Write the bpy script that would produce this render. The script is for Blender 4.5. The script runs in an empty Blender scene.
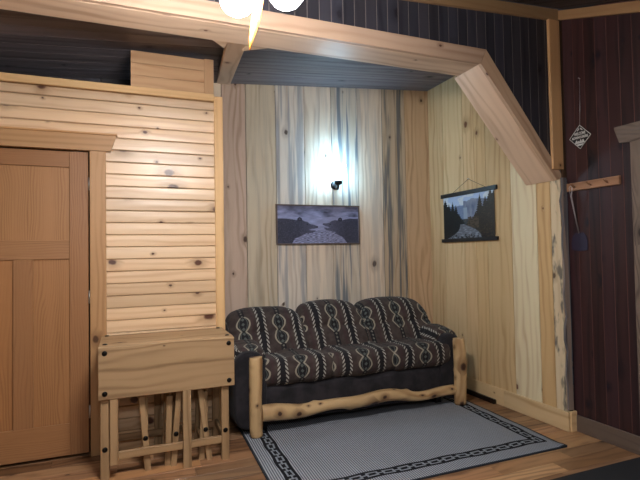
import bpy, bmesh, math, random
from mathutils import Vector, Matrix
from mathutils.geometry import intersect_point_tri_2d
random.seed(7)
S = bpy.context.scene
COL = S.collection
V = Vector

# ------------------------------------------------------------------ node helpers
class NT:
    def __init__(s, name):
        s.m = bpy.data.materials.new(name); s.m.use_nodes = True
        s.t = s.m.node_tree; s.n = s.t.nodes; s.b = s.n['Principled BSDF']
    def put(s, sock, val):
        if hasattr(val, 'is_output'): s.t.links.new(val, sock)
        else: sock.default_value = val
    def node(s, kind, **kw):
        n = s.n.new(kind)
        for k, v in kw.items(): setattr(n, k, v)
        return n
    def M(s, op, a, b=0.0, c=0.0, clamp=False):
        n = s.node('ShaderNodeMath', operation=op, use_clamp=clamp)
        s.put(n.inputs[0], a); s.put(n.inputs[1], b); s.put(n.inputs[2], c)
        return n.outputs[0]
    def add(s, a, b): return s.M('ADD', a, b)
    def sub(s, a, b): return s.M('SUBTRACT', a, b)
    def mul(s, a, b): return s.M('MULTIPLY', a, b)
    def lt(s, a, b): return s.M('LESS_THAN', a, b)
    def gt(s, a, b): return s.M('GREATER_THAN', a, b)
    def ab(s, a): return s.M('ABSOLUTE', a)
    def fr(s, a): return s.M('FRACT', a)
    def mx(s, a, b): return s.M('MAXIMUM', a, b)
    def sm(s, x, lo, hi, a=0.0, b=1.0):
        n = s.node('ShaderNodeMapRange', interpolation_type='SMOOTHSTEP')
        s.put(n.inputs['Value'], x); s.put(n.inputs['From Min'], lo); s.put(n.inputs['From Max'], hi)
        s.put(n.inputs['To Min'], a); s.put(n.inputs['To Max'], b)
        return n.outputs[0]
    def mix(s, f, a, b, mode='MIX'):
        n = s.node('ShaderNodeMix', data_type='RGBA', blend_type=mode)
        c = lambda v: (*v, 1) if isinstance(v, tuple) and len(v) == 3 else v
        s.put(n.inputs[0], f); s.put(n.inputs[6], c(a)); s.put(n.inputs[7], c(b))
        return n.outputs[2]
    def xyz(s, v):
        n = s.node('ShaderNodeSeparateXYZ'); s.put(n.inputs[0], v); return n.outputs
    def vec(s, x, y, z=0.0):
        n = s.node('ShaderNodeCombineXYZ'); s.put(n.inputs[0], x); s.put(n.inputs[1], y); s.put(n.inputs[2], z)
        return n.outputs[0]
    def uv(s):
        return s.xyz(s.node('ShaderNodeUVMap').outputs[0])
    def obj(s): return s.node('ShaderNodeTexCoord').outputs['Object']
    def attr(s, name): return s.node('ShaderNodeAttribute', attribute_name=name)
    def noise(s, v, scale=5.0, detail=2.0, rough=.5, dim='3D'):
        n = s.node('ShaderNodeTexNoise', noise_dimensions=dim)
        s.put(n.inputs['Vector'], v); n.inputs['Scale'].default_value = scale
        n.inputs['Detail'].default_value = detail; n.inputs['Roughness'].default_value = rough
        return n.outputs['Fac']
    def voro(s, v, scale):
        n = s.node('ShaderNodeTexVoronoi', voronoi_dimensions='2D')
        s.put(n.inputs['Vector'], v); n.inputs['Scale'].default_value = scale
        return n.outputs['Distance'], n.outputs['Color']
    def bump(s, h, strength=.3, dist=.01):
        n = s.node('ShaderNodeBump'); n.inputs['Strength'].default_value = strength
        n.inputs['Distance'].default_value = dist; s.put(n.inputs['Height'], h)
        s.t.links.new(n.outputs[0], s.b.inputs['Normal'])
    def fin(s, color, rough=.5, metal=0.0, spec=.5, coat=0.0, coatr=.3):
        if isinstance(color, tuple): color = (*color[:3], 1)
        s.put(s.b.inputs['Base Color'], color); s.put(s.b.inputs['Roughness'], rough)
        s.b.inputs['Metallic'].default_value = metal
        s.b.inputs['Specular IOR Level'].default_value = spec
        s.b.inputs['Coat Weight'].default_value = coat; s.b.inputs['Coat Roughness'].default_value = coatr
        return s.m

def wood(name, light, dark, knot, rings=26.0, ringamt=.55, rough=.5, tint=.18, knotgate=.5, knotr=.014,
         kscale=4.0, warp=.035, spec=.4, coat=0.0, coatr=.3, stain=(.16, .19, .24), fibre=.25, bump=.12, halo=.5, stainu=.7, stainlo=.47):
    """Sawn timber along U, metres; 'brd' shifts each board, 'tnt' colours it, brd.z = blue stain."""
    n = NT(name)
    u = n.uv(); br = n.xyz(n.attr('brd').outputs['Vector']); tn = n.attr('tnt').outputs['Color']
    pu = n.add(u[0], n.mul(br[0], 37.0)); pv = n.add(u[1], n.mul(br[1], 23.0))
    # knots, slightly irregular
    wob = n.noise(n.vec(pu, pv), 30, 2)
    kd, kc = n.voro(n.vec(n.mul(pu, .72), pv), kscale)
    kd = n.M('DIVIDE', kd, kscale)
    kd = n.add(kd, n.mul(n.sub(wob, .5), .016))
    kcx = n.xyz(kc)
    gate = n.gt(kcx[0], 1.0 - knotgate)
    rad = n.mul(n.M('MULTIPLY_ADD', n.M('POWER', kcx[1], 2.0), 1.35, .28), knotr)
    km = n.mul(gate, n.sm(n.M('DIVIDE', kd, rad), .55, 1.1, 1.0, 0.0))
    hl = n.mul(gate, n.sm(n.M('DIVIDE', kd, rad), .8, 3.2, 1.0, 0.0))
    lo = n.noise(n.vec(n.mul(pu, 1.1), n.mul(pv, 5.0)), 1.0, 2)
    g = n.add(pv, n.mul(n.sub(lo, .5), warp * 4))
    g = n.add(g, n.mul(hl, .03))
    hi = n.noise(n.vec(n.mul(pu, 3.0), n.mul(pv, 60.0)), 1.0, 2)
    g = n.add(n.mul(g, rings * 6.283), n.mul(hi, 1.2))
    r = n.M('MULTIPLY_ADD', n.M('SINE', g), .5, .5)
    r = n.M('POWER', r, 2.2)
    amp = n.noise(n.vec(n.mul(pu, .6), n.mul(pv, 7.0)), 1.3, 1)
    r = n.mul(r, n.sm(amp, .35, .65, .15, 1.0))
    fb = n.noise(n.vec(n.mul(pu, 5.0), n.mul(pv, 320.0)), 1.0, 3, .65)
    blotch = n.noise(n.vec(n.mul(pu, .9), n.mul(pv, 9.0)), 1.0, 2)
    f = n.add(n.mul(r, ringamt), n.mul(n.sub(fb, .5), fibre * 2))
    f = n.M('ADD', f, n.mul(n.sub(blotch, .45), .6), clamp=True)
    c = n.mix(f, light, dark)
    c = n.mix(n.mul(hl, halo), c, tuple(a * .55 + b * .3 for a, b in zip(dark, knot)))
    c = n.mix(km, c, knot)
    # mineral / blue stain streaks
    sn = n.noise(n.vec(n.mul(pu, stainu), n.mul(pv, 14.0)), 1.0, 3, .6)
    sm = n.mul(n.sm(sn, stainlo, stainlo + .13), br[2])
    c = n.mix(n.M('MULTIPLY', sm, .95, clamp=True), c, stain)
    val = n.M('MULTIPLY_ADD', br[0], 2 * tint, 1 - tint)
    vv = n.vec(val, n.mul(val, n.M('MULTIPLY_ADD', br[1], tint * .35, 1 - tint * .17)), n.mul(val, n.M('MULTIPLY_ADD', br[1], tint * .8, 1 - tint * .4)))
    c = n.mix(1.0, c, vv, 'MULTIPLY'); c = n.mix(1.0, c, tn, 'MULTIPLY')
    n.bump(n.add(n.mul(r, .6), fb), bump, .004)
    return n.fin(c, n.M('MULTIPLY_ADD', r, .12, rough), spec=spec, coat=coat, coatr=coatr)

def plain(name, col, rough=.5, metal=0.0, spec=.5, var=.15, scale=30.0, bump=.1):
    n = NT(name); nz = n.noise(n.obj(), scale, 3)
    c = n.mix(nz, tuple(a * (1 - var) for a in col), tuple(a * (1 + var) for a in col))
    n.bump(nz, bump, .002)
    return n.fin(c, rough, metal, spec)

def emit(name, col, strength):
    n = NT(name)
    n.b.inputs['Base Color'].default_value = (.9, .9, .88, 1)
    n.b.inputs['Emission Color'].default_value = (*col, 1)
    n.b.inputs['Emission Strength'].default_value = strength
    n.b.inputs['Roughness'].default_value = .35
    return n.m

M = {}
M['pine'] = wood('honey_pine', (.74, .54, .345), (.48, .27, .135), (.085, .03, .015), rings=20, ringamt=.45, rough=.30, tint=.15,
                 knotgate=.7, knotr=.022, kscale=4.2, spec=.45, coat=.12, coatr=.3, warp=.03)
M['trimpine'] = wood('trim_pine', (.66, .46, .25), (.47, .28, .13), (.13, .06, .03), rings=20, ringamt=.45, rough=.5, tint=.1, knotgate=.35, knotr=.013)
M['casing'] = wood('casing_wood', (.48, .275, .125), (.29, .14, .055), (.10, .045, .02), rings=24, ringamt=.5, rough=.45, tint=.12, knotgate=.3)
M['door'] = wood('door_fir', (.35, .175, .075), (.18, .078, .03), (.2, .08, .035), rings=60, ringamt=.5, rough=.42, tint=.12, knotgate=0.0, warp=.035, fibre=.4)
M['rough'] = wood('rough_pine_boards', (.70, .63, .55), (.46, .37, .29), (.09, .06, .045), rings=15, ringamt=.72, rough=.72, tint=.12,
                  knotgate=.42, knotr=.018, kscale=3.0, warp=.06, fibre=.45, bump=.35)
M['barkedge'] = wood('bark_edged_board', (.70, .58, .40), (.50, .36, .22), (.12, .08, .05), rings=14, ringamt=.5, rough=.7, tint=.06,
                     knotgate=.3, stain=(.085, .085, .085), stainu=4.2, stainlo=.52)
M['clear'] = wood('clear_pine_boards', (.71, .56, .36), (.53, .36, .20), (.16, .07, .035), rings=14, ringamt=.75, rough=.62, tint=.12,
                  knotgate=.28, knotr=.021, kscale=3.0, warp=.05, fibre=.22)
M['beam'] = wood('beam_pine', (.68, .55, .43), (.48, .34, .24), (.13, .055, .03), rings=13, ringamt=.75, rough=.42, tint=.06,
                 knotgate=.55, knotr=.02, kscale=4.0, warp=.05, spec=.5)
M['darkwall'] = wood('stained_dark_boards', (.034, .0135, .0145), (.012, .006, .007), (.004, .004, .010), rings=14, ringamt=.8, rough=.40, tint=.4,
                     knotgate=.6, knotr=.02, kscale=3.5, spec=.45, halo=.9)
M['blueblack'] = wood('black_stained_boards', (.034, .033, .044), (.014, .014, .022), (.009, .008, .012), rings=12, ringamt=.6, rough=.5, tint=.25,
                      knotgate=.5, knotr=.018, kscale=3.5, spec=.45)
M['ceilboards'] = wood('grey_black_ceiling_boards', (.165, .140, .150), (.06, .052, .060), (.02, .018, .022), rings=12, ringamt=.6, rough=.5, tint=.2,
                       knotgate=.5, knotr=.016, kscale=3.5, spec=.45)
M['darktrim'] = wood('dark_baseboard_wood', (.13, .095, .075), (.075, .05, .04), (.03, .02, .018), rings=20, rough=.5, tint=.1, knotgate=.2)
M['groove'] = plain('groove_line', (.20, .175, .16), .7)
M['groovepine'] = plain('pine_groove', (.20, .10, .04), .7)
M['floor'] = wood('hickory_floor', (.33, .19, .10), (.09, .042, .024), (.04, .02, .012), rings=13, ringamt=.7, rough=.36, tint=.34,
                  knotgate=.5, knotr=.018, kscale=3.2, warp=.09, spec=.5, coat=.12, coatr=.3)
M['table'] = wood('waxed_table_pine', (.40, .26, .135), (.20, .115, .052), (.07, .035, .018), rings=16, ringamt=.75, rough=.5, tint=.1,
                  knotgate=.25, knotr=.012, kscale=4.0, warp=.06)
M['rack'] = wood('rack_wood', (.36, .19, .10), (.22, .10, .05), (.05, .02, .015), rings=16, ringamt=.6, rough=.5, tint=.05, knotgate=.8, knotr=.012, kscale=8)
M['liveedge'] = wood('weathered_casing', (.17, .13, .105), (.07, .05, .042), (.02, .015, .015), rings=30, ringamt=.8, rough=.7, warp=.12, knotgate=.6, knotr=.02)
M['peeled'] = wood('peeled_log', (.60, .41, .21), (.34, .18, .07), (.05, .02, .012), rings=9, ringamt=.8, rough=.42, tint=.05,
                   knotgate=.9, knotr=.024, kscale=8.5, warp=.08, spec=.5, halo=.7)
M['black'] = plain('black_metal', (.012, .012, .014), .4, .6)
M['bolt'] = plain('black_bolt_metal', (.012, .011, .010), .35, .8)
M['steel'] = plain('hinge_steel', (.55, .55, .55), .3, .9)
M['blackwood'] = plain('black_painted_wood', (.012, .012, .014), .45)
M['cord'] = plain('brown_cord', (.10, .07, .05), .8)
M['wire'] = plain('steel_wire', (.45, .43, .44), .35, .8)
M['purple'] = plain('dark_purple_plastic', (.022, .018, .042), .45)
M['plaster'] = plain('plain_wall_paint', (.34, .25, .17), .8)
M['antler'] = None
M['gap'] = plain('dark_gap', (.01, .007, .005), .9)
M['lettering'] = plain('white_sign_paint', (.62, .64, .62), .5)
M['strip'] = plain('dark_brown_metal', (.02, .014, .012), .35, .5)
M['mat'] = plain('black_rubber_mat', (.014, .016, .020), .75, var=.35, scale=220, bump=.5)
M['shade'] = emit('lit_frosted_glass', (1.0, .955, .93), 128.0)
M['sconceglow'] = emit('lit_cool_glass', (.42, .74, 1.0), 56.0)

def antler_mat():
    n = NT('antler_resin'); o = n.obj()
    f = n.noise(n.vec(*[n.mul(c, k) for c, k in zip(n.xyz(o), (60, 60, 12))]), 1.0, 3)
    c = n.mix(n.sm(f, .4, .65), (.40, .18, .03), (.20, .08, .012))
    n.b.inputs['Subsurface Weight'].default_value = .3
    return n.fin(c, .4)
M['antler'] = antler_mat()

def fabric_mat():
    n = NT('patterned_chenille'); u = n.uv(); o = n.obj()
    wx = n.noise(o, 9, 2); U = n.add(u[0], n.mul(n.sub(wx, .5), .022)); W = u[1]
    per = .32
    s = n.fr(n.M('DIVIDE', n.sub(U, .94), per))          # medallion at 0, whip-stitch stripe at .5
    da = n.mul(n.sub(s, .5), per)
    ada = n.ab(da)
    black1 = n.lt(ada, .025)
    tick = n.gt(n.M('SINE', n.mul(n.sub(W, n.mul(ada, 1.2)), 6.283 / .034)), .0)
    st = n.mul(n.mul(n.gt(ada, .021), n.lt(ada, .043)), tick)
    edge = n.mul(n.gt(ada, .019), n.lt(ada, .024))
    db = n.mul(n.sub(n.fr(n.add(s, .5)), .5), per)
    adb = n.ab(db)
    L = .44
    t = n.mul(n.fr(n.M('DIVIDE', n.add(W, .33), L)), L)
    inm = n.lt(t, .24)
    lobe = n.ab(n.M('SINE', n.mul(t, 3.1416 / .12)))
    hw = n.M('MULTIPLY_ADD', lobe, .038, .018)
    inside = n.mul(inm, n.lt(adb, hw))
    outl = n.mul(inm, n.lt(n.ab(n.sub(adb, hw)), .0075))
    outl2 = n.mul(inm, n.lt(n.ab(n.sub(adb, n.mul(hw, .62))), .0028))
    tri = n.mul(n.ab(n.sub(n.fr(n.M('DIVIDE', t, .040)), .5)), .040)
    dia = n.mul(n.lt(n.add(adb, tri), .015), inm)
    tri2 = n.mul(n.ab(n.sub(n.fr(n.M('DIVIDE', t, .030)), .5)), .030)
    chain = n.mul(n.sub(1.0, inm), n.lt(adb, .023))
    cdia = n.mul(n.sub(1.0, inm), n.lt(n.add(adb, tri2), .0105))
    nz = n.noise(o, 14, 3); fine = n.noise(o, 320, 2)
    c = n.mix(n.sm(nz, .35, .65), (.042, .029, .027), (.075, .056, .049))
    c = n.mix(n.mul(n.sm(n.ab(n.sub(n.fr(n.add(s, .25)), .5)), .0, .07, 1.0, 0.0), .5), c, (.062, .024, .030))
    blk = (.010, .010, .013); cream = (.46, .45, .40); green = (.12, .14, .13)
    c = n.mix(n.mx(black1, n.mx(inside, chain)), c, blk)
    c = n.mix(n.mul(st, .95), c, cream)
    c = n.mix(n.mul(outl, .85), c, (.40, .36, .28)); c = n.mix(n.mul(outl2, .8), c, green)
    c = n.mix(n.mul(dia, .8), c, green); c = n.mix(n.mul(cdia, .8), c, (.2, .2, .17))
    c = n.mix(n.mul(fine, .35), c, (.03, .025, .025))
    n.bump(n.add(fine, n.mul(nz, 2.0)), .35, .004)
    n.b.inputs['Sheen Weight'].default_value = .06
    return n.fin(c, .85, spec=.2)
M['fabric'] = fabric_mat()

def suede_mat():
    n = NT('charcoal_suede'); o = n.obj()
    a = n.noise(o, 6, 4, .6); b = n.noise(o, 300, 2)
    c = n.mix(n.sm(a, .35, .68), (.016, .015, .018), (.036, .033, .038))
    n.bump(n.add(b, n.mul(a, 3)), .25, .004); n.b.inputs['Sheen Weight'].default_value = .08
    return n.fin(c, .9, spec=.15)
M['suede'] = suede_mat()

def rug_mat(w, d):
    n = NT('ribbed_woven_rug'); u = n.uv(); x, y = u[0], u[1]
    rib = n.M('MULTIPLY_ADD', n.M('SINE', n.mul(x, 6.283 / .0165)), .5, .5)
    rb2 = n.M('MULTIPLY_ADD', n.M('SINE', n.mul(y, 6.283 / .012)), .5, .5)
    nz = n.noise(n.vec(x, y), 5, 3)
    base = n.mix(n.sm(rib, .25, .75), (.10, .11, .13), (.46, .49, .54))
    base = n.mix(n.mul(n.sm(rb2, .5, 1.0), .28), base, (.11, .125, .155))
    base = n.mix(n.mul(nz, .35), base, (.20, .22, .26))
    # distance inside the border box
    wv = n.mul(n.M('SINE', n.mul(n.add(x, y), 21.0)), .004)
    dl = n.sub(x, .105); dr = n.sub(w - .065, x); df = n.sub(y, .125); dk = n.sub(d - .11, y)
    d0 = n.add(n.M('MINIMUM', n.M('MINIMUM', dl, dr), n.M('MINIMUM', df, dk)), wv)
    band = n.mul(n.gt(d0, 0.0), n.lt(d0, .092))
    # chain of links along the band: along-coordinate = x on front/back, y on sides
    side = n.lt(n.M('MINIMUM', dl, dr), n.M('MINIMUM', df, dk))
    al = n.add(n.mul(side, y), n.mul(n.sub(1.0, side), x))
    q = n.sub(n.fr(n.M('DIVIDE', al, .115)), .5); q = n.mul(q, .115)
    c0 = n.ab(n.sub(d0, .046))
    box = n.mx(n.sub(n.ab(q), .036), n.sub(c0, .019))
    link = n.lt(n.ab(box), .0062)
    q2 = n.mul(n.sub(n.fr(n.add(n.M('DIVIDE', al, .115), .5)), .5), .115)
    bar = n.mul(n.lt(n.ab(q2), .033), n.lt(c0, .0055))
    col = n.mix(band, base, (.013, .014, .018))
    col = n.mix(n.mul(band, n.mx(link, bar)), col, (.25, .275, .31))
    bind = n.lt(n.M('MINIMUM', n.M('MINIMUM', x, n.sub(w, x)), n.M('MINIMUM', y, n.sub(d, y))), .014)
    col = n.mix(bind, col, (.035, .042, .055))
    n.bump(n.add(rib, n.mul(rb2, .5)), .6, .004)
    return n.fin(col, .95, spec=.1)

def vcol_mat(name, rough=.5):
    n = NT(name); return n.fin(n.attr('pic').outputs['Color'], rough, spec=.3)

# ------------------------------------------------------------------ mesh helpers
WL = {}      # world location of each root
def wl(o):
    p = V((0, 0, 0))
    while o: p = p + o.location; o = o.parent
    return p
class MB:
    def __init__(s): s.v = []; s.f = []; s.uv = []; s.br = []; s.tn = []; s.sm = []
    def face(s, idx, uvs, br=(0, 0, 0), tn=(1, 1, 1), smooth=False):
        s.f.append(idx); s.uv.append(uvs); s.br.append(br); s.tn.append(tn); s.sm.append(smooth)
    def prism(s, poly, o, A, B, L, br=None, tn=(1, 1, 1)):
        """cross-section poly [(a,b)] in plane (A,B) at o, extruded by vector L; grain along L"""
        br = br if br is not None else (random.random(), random.random(), 0)
        o, A, B, L = V(o), V(A).normalized(), V(B).normalized(), V(L)
        n = len(poly); base = len(s.v); ln = L.length
        area = sum(poly[i][0] * poly[(i + 1) % n][1] - poly[(i + 1) % n][0] * poly[i][1] for i in range(n))
        pts = poly if (area > 0) == (A.cross(B).dot(L) > 0) else poly[::-1]
        for q in (V((0, 0, 0)), L):
            for a, b in pts: s.v.append(o + A * a + B * b + q)
        acc = 0
        for i in range(n):
            j = (i + 1) % n
            e = math.hypot(pts[j][0] - pts[i][0], pts[j][1] - pts[i][1])
            s.face([base + i, base + j, base + n + j, base + n + i], [(0, acc), (0, acc + e), (ln, acc + e), (ln, acc)], br, tn)
            acc += e
        s.face([base + n + i for i in range(n)], [(a * .3, b) for a, b in pts], br, tn)
        s.face([base + i for i in range(n)][::-1], [(a * .3, b) for a, b in pts[::-1]], br, tn)
    def board(s, o, L, W, T, ch=.003, br=None, tn=(1, 1, 1)):
        """box o + L,W,T; the four long edges chamfered"""
        W, T = V(W), V(T); w, t = W.length, T.length; c = min(ch, w * .3, t * .3)
        poly = [(c, 0), (w - c, 0), (w, c), (w, t - c), (w - c, t), (c, t), (0, t - c), (0, c)] if c > 0 else [(0, 0), (w, 0), (w, t), (0, t)]
        s.prism(poly, o, W, T, L, br, tn)
    def slab(s, lo, hi, grain=0, ch=.004, br=None, tn=(1, 1, 1)):
        d = [V((hi[0] - lo[0], 0, 0)), V((0, hi[1] - lo[1], 0)), V((0, 0, hi[2] - lo[2]))]
        a, b = [k for k in range(3) if k != grain]
        s.board(lo, d[grain], d[a], d[b], ch, br, tn)
    def tube(s, pts, rad, seg=10, caps=True, br=None, uvo=0, ucol=1.0, smooth=True, dome=False):
        br = br if br is not None else (random.random(), random.random(), 0)
        pts = [V(p) for p in pts]; n = len(pts); base = len(s.v); acc = 0; us = []
        up = None
        for i, p in enumerate(pts):
            t = (pts[min(i + 1, n - 1)] - pts[max(i - 1, 0)]).normalized()
            if up is None: up = t.orthogonal().normalized()
            up = (up - t * up.dot(t)).normalized(); side = t.cross(up)
            if i: acc += (p - pts[i - 1]).length
            us.append(acc)
            for k in range(seg):
                a = 2 * math.pi * k / seg
                r = rad[i] if isinstance(rad, (list, tuple)) else rad
                if callable(rad): r = rad(acc, a)
                s.v.append(p + (up * math.cos(a) + side * math.sin(a)) * r)
        rr = .05
        for i in range(n - 1):
            for k in range(seg):
                k2 = (k + 1) % seg
                v0, v1 = k / seg * 6.283 * rr, (k + 1) / seg * 6.283 * rr
                s.face([base + i * seg + k, base + i * seg + k2, base + (i + 1) * seg + k2, base + (i + 1) * seg + k],
                       [(us[i], v0), (us[i], v1), (us[i + 1], v1), (us[i + 1], v0)], br, smooth=smooth)
        if caps:
            cu = lambda k: (math.cos(6.283 * k / seg) * .02, math.sin(6.283 * k / seg) * .05)
            s.face([base + k for k in range(seg)][::-1], [cu(k) for k in range(seg)][::-1], br)
            s.face([base + (n - 1) * seg + k for k in range(seg)], [cu(k) for k in range(seg)], br)
    def lathe(s, c, prof, seg=20, axis='Z'):
        """prof [(r, h)] revolved about axis through c"""
        c = V(c); base = len(s.v)
        ax = {'Z': lambda r, a, h: V((r * math.cos(a), r * math.sin(a), h)),
              'Y': lambda r, a, h: V((r * math.cos(a), h, r * math.sin(a))),
              'X': lambda r, a, h: V((h, r * math.cos(a), r * math.sin(a)))}[axis]
        for r, h in prof:
            for k in range(seg): s.v.append(c + ax(max(r, 1e-4), 2 * math.pi * k / seg, h))
        for i in range(len(prof) - 1):
            for k in range(seg):
                k2 = (k + 1) % seg
                s.face([base + i * seg + k, base + i * seg + k2, base + (i + 1) * seg + k2, base + (i + 1) * seg + k],
                       [(0, 0), (0, .01), (.01, .01), (.01, 0)], smooth=True)
        s.face([base + k for k in range(seg)][::-1], [(0, 0)] * seg); s.face([base + (len(prof) - 1) * seg + k for k in range(seg)], [(0, 0)] * seg)
    def build(s, name, mat, parent=None, origin=None, recalc=True):
        me = bpy.data.meshes.new(name)
        off = wl(parent) if parent else V(origin if origin is not None else (0, 0, 0))
        me.from_pydata([tuple(v - off) for v in s.v], [], s.f)
        ul = me.uv_layers.new(name='UVMap'); k = 0; flat = []
        for q in s.uv:
            for a in q: flat += [a[0], a[1]]
        ul.data.foreach_set('uv', flat)
        a = me.attributes.new('brd', 'FLOAT_VECTOR', 'FACE'); a.data.foreach_set('vector', [c for b in s.br for c in b])
        a = me.attributes.new('tnt', 'FLOAT_COLOR', 'FACE'); a.data.foreach_set('color', [c for b in s.tn for c in (*b, 1)])
        me.polygons.foreach_set('use_smooth', s.sm)
        if recalc:
            bm = bmesh.new(); bm.from_mesh(me); bmesh.ops.recalc_face_normals(bm, faces=bm.faces); bm.to_mesh(me); bm.free()
        me.materials.append(mat)
        o = bpy.data.objects.new(name, me); COL.objects.link(o)
        if parent: o.parent = parent
        else: o.location = off
        return o

def thing(name, label, cat, loc, group=None):
    o = bpy.data.objects.new(name, None); COL.objects.link(o); o.location = loc; o.empty_display_size = .1
    o['label'] = label; o['category'] = cat
    if group: o['group'] = group
    return o
def tag(o, label, cat, group=None):
    o['label'] = label; o['category'] = cat
    if group: o['group'] = group
    return o
def struct(name, mb, mat, parent=None, origin=None):
    o = mb.build(name, mat, parent, origin)
    if not parent: o['kind'] = 'structure'
    return o
def sroot(name, loc=(0, 0, 0)):
    o = bpy.data.objects.new(name, None); COL.objects.link(o); o.location = loc; o['kind'] = 'structure'; return o

# ------------------------------------------------------------------ dimensions
YL = 3.825      # face of left wall
YB = 4.54       # alcove back wall
XR = 3.15       # alcove right wall face
YF = 2.815      # front plane of the beam
XD = 3.22       # dark wall face
def zc(x): return 3.03 + .077 * (x - .846)     # alcove ceiling
def zband(x): return 3.14 + .059 * (x - 1.806)  # bottom of the front wall's top band
def zrake(y): return 3.241 + .375 * (y - 2.848)

# ------------------------------------------------------------------ floor
mb = MB(); y = -1.8; w = .128; row = 0
while y < 4.62:
    x = -2.7 - random.random() * 1.1; row += 1
    while x < 3.4:
        L = random.choice([.6, .9, 1.2, 1.5, 1.8]); t = random.random()
        tn = random.choice([(1, 1, 1), (.8, .74, .7), (1.2, 1.12, 1.0), (.95, .85, .78), (1.05, .95, .9), (1.4, 1.35, 1.2)])
        mb.slab((x, y + .0008, -.02), (x + L - .0015, y + w - .0008, 0), 0, .0012, tn=tn)
        x += L
    y += w
struct('floor', mb, M['floor'])

# ------------------------------------------------------------------ left wall (horizontal T&G pine) with the door
XW = -2.6
root = sroot('wall_left', (.711, YL, 0))
mb = MB()   # core, with a doorway
mb.slab((XW, YL + .02, 0), (-1.13, YL + .10, 2.655), 0, 0)
mb.slab((-.20, YL + .02, 0), (.70, YL + .10, 2.655), 0, 0)
mb.slab((-1.13, YL + .02, 2.2), (-.20, YL + .10, 2.655), 0, 0)
mb.build('wall_core', M['groovepine'], root)
mb = MB()
pitch = .0892
def tg(mb, x0, x1, z0, z1):
    """a tongue-and-groove board: crowned face with eased edges"""
    h = z1 - z0
    poly = [(0, .0), (h, .0), (h, .012), (h - .005, .019), (h * .5, .0203), (.005, .019), (0, .012)]
    mb.prism(poly, (x0, YL + .02, z0), (0, 0, 1), (0, -1, 0), (x1 - x0, 0, 0))
z = .138
while z < 2.6:
    z1 = min(z + pitch - .003, 2.612)
    segs = []
    if z1 > 2.29:
        segs = [(XW, -.62 + random.random() * .3), (None, .645)] if z < 2.34 and False else [(XW, .645)]
    else: segs = [(XW, -1.2), (-.139, .645)]
    for a, b in segs: tg(mb, a, b, z, z1)
    z += pitch
mb.build('board_cladding', M['pine'], root)
mb = MB()
mb.slab((-.139, YL - .005, 0), (.70, YL + .02, .136), 0, .006, tn=(1, .93, .85))
mb.slab((XW, YL - .005, 0), (-1.2, YL + .02, .136), 0, .006)
struct('baseboard_left', mb, M['pine'])
mb = MB()
mb.slab((XW, YL - .018, 2.617), (.645, YL + .11, 2.672), 0, .005, tn=(1.1, 1.05, .95))
struct('trim_1', mb, M['trimpine'])
mb = MB(); mb.slab((.645, YL - .018, .0), (.713, YL + .11, 2.655), 2, .004, tn=(1.08, 1.02, .92)); struct('trim_2', mb, M['trimpine'])
# door casing
mb = MB()
mb.slab((-.245, YL - .022, 0), (-.138, YL + .02, 2.168), 2, .004)
mb.slab((-1.20, YL - .022, 0), (-1.093, YL + .02, 2.168), 2, .004)
mb.prism([(-1.30, 2.168), (-.105, 2.168), (-.066, 2.283), (-1.34, 2.283)], (0, YL + .02, 0), (1, 0, 0), (0, 0, 1), (0, -.052, 0))
o = struct('trim_3', mb, M['casing'])
# fix grain of the head board: run it lengthwise
mb = MB(); mb.slab((-1.34, YL - .045, 2.283), (-.060, YL + .02, 2.297), 0, .003, tn=(1.25, 1.2, 1.1)); struct('trim_4', mb, M['casing'])
# near-black sheet standing in for the darkness behind the door edge
mb = MB(); mb.slab((-1.13, YL + .075, 0), (-.20, YL + .10, 2.2), 2, 0); mb.build('door_backing', M['gap'], root)

DR = sroot('door_1', (-.67, YL, 0))
dx0, dx1 = -1.080, -.256; dz0, dz1 = .024, 2.158
yd = YL + .004
st = .122
def rail(a, b, gr, nm='rail', tn=(1, 1, 1)):
    m = MB(); m.slab((a[0], yd, a[1]), (b[0], yd + .04, b[1]), gr, .003, tn=tn); return m.build(nm, M['door'], DR)
rail((dx0, dz0), (dx0 + st, dz1), 2, 'stile'); rail((dx1 - st, dz0), (dx1, dz1), 2, 'stile', (.92, .9, .9))
rail((dx0 + st, 2.045), (dx1 - st, dz1), 0, 'rail', (.95, .92, .9)); rail((dx0 + st, 1.392), (dx1 - st, 1.528), 0, 'rail')
rail((dx0 + st, dz0), (dx1 - st, .242), 0, 'rail'); rail((-.722, .242), (-.602, 1.392), 2, 'mullion', (.92, .88, .85))
m = MB(); m.slab((dx0 + st - .005, yd + .014, 1.52), (dx1 - st + .005, yd + .03, 2.05), 2, 0, tn=(1.12, 1.15, 1.12)); m.build('upper_panel', M['door'], DR)
for a, b in ((dx0 + st - .005, -.717), (-.607, dx1 - st + .005)):
    m = MB(); m.slab((a, yd + .014, .237), (b, yd + .03, 1.397), 2, 0, tn=(1.2, 1.15, 1.05)); m.build('lower_panel', M['door'], DR)
for z in (1.93, 1.12, .31):
    m = MB(); m.tube([(-.2505, YL - .004, z - .045), (-.2505, YL - .004, z + .045)], .0065, 8); m.build('hinge', M['steel'], DR)
m = MB(); m.lathe((-1.03, YL + .004, 1.02), [(.03, 0), (.03, -.008), (.012, -.012), (.012, -.035), (.028, -.045), (.03, -.06), (.02, -.072), (.001, -.075)], 16, 'Y'); m.build('knob', M['black'], DR)

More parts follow.
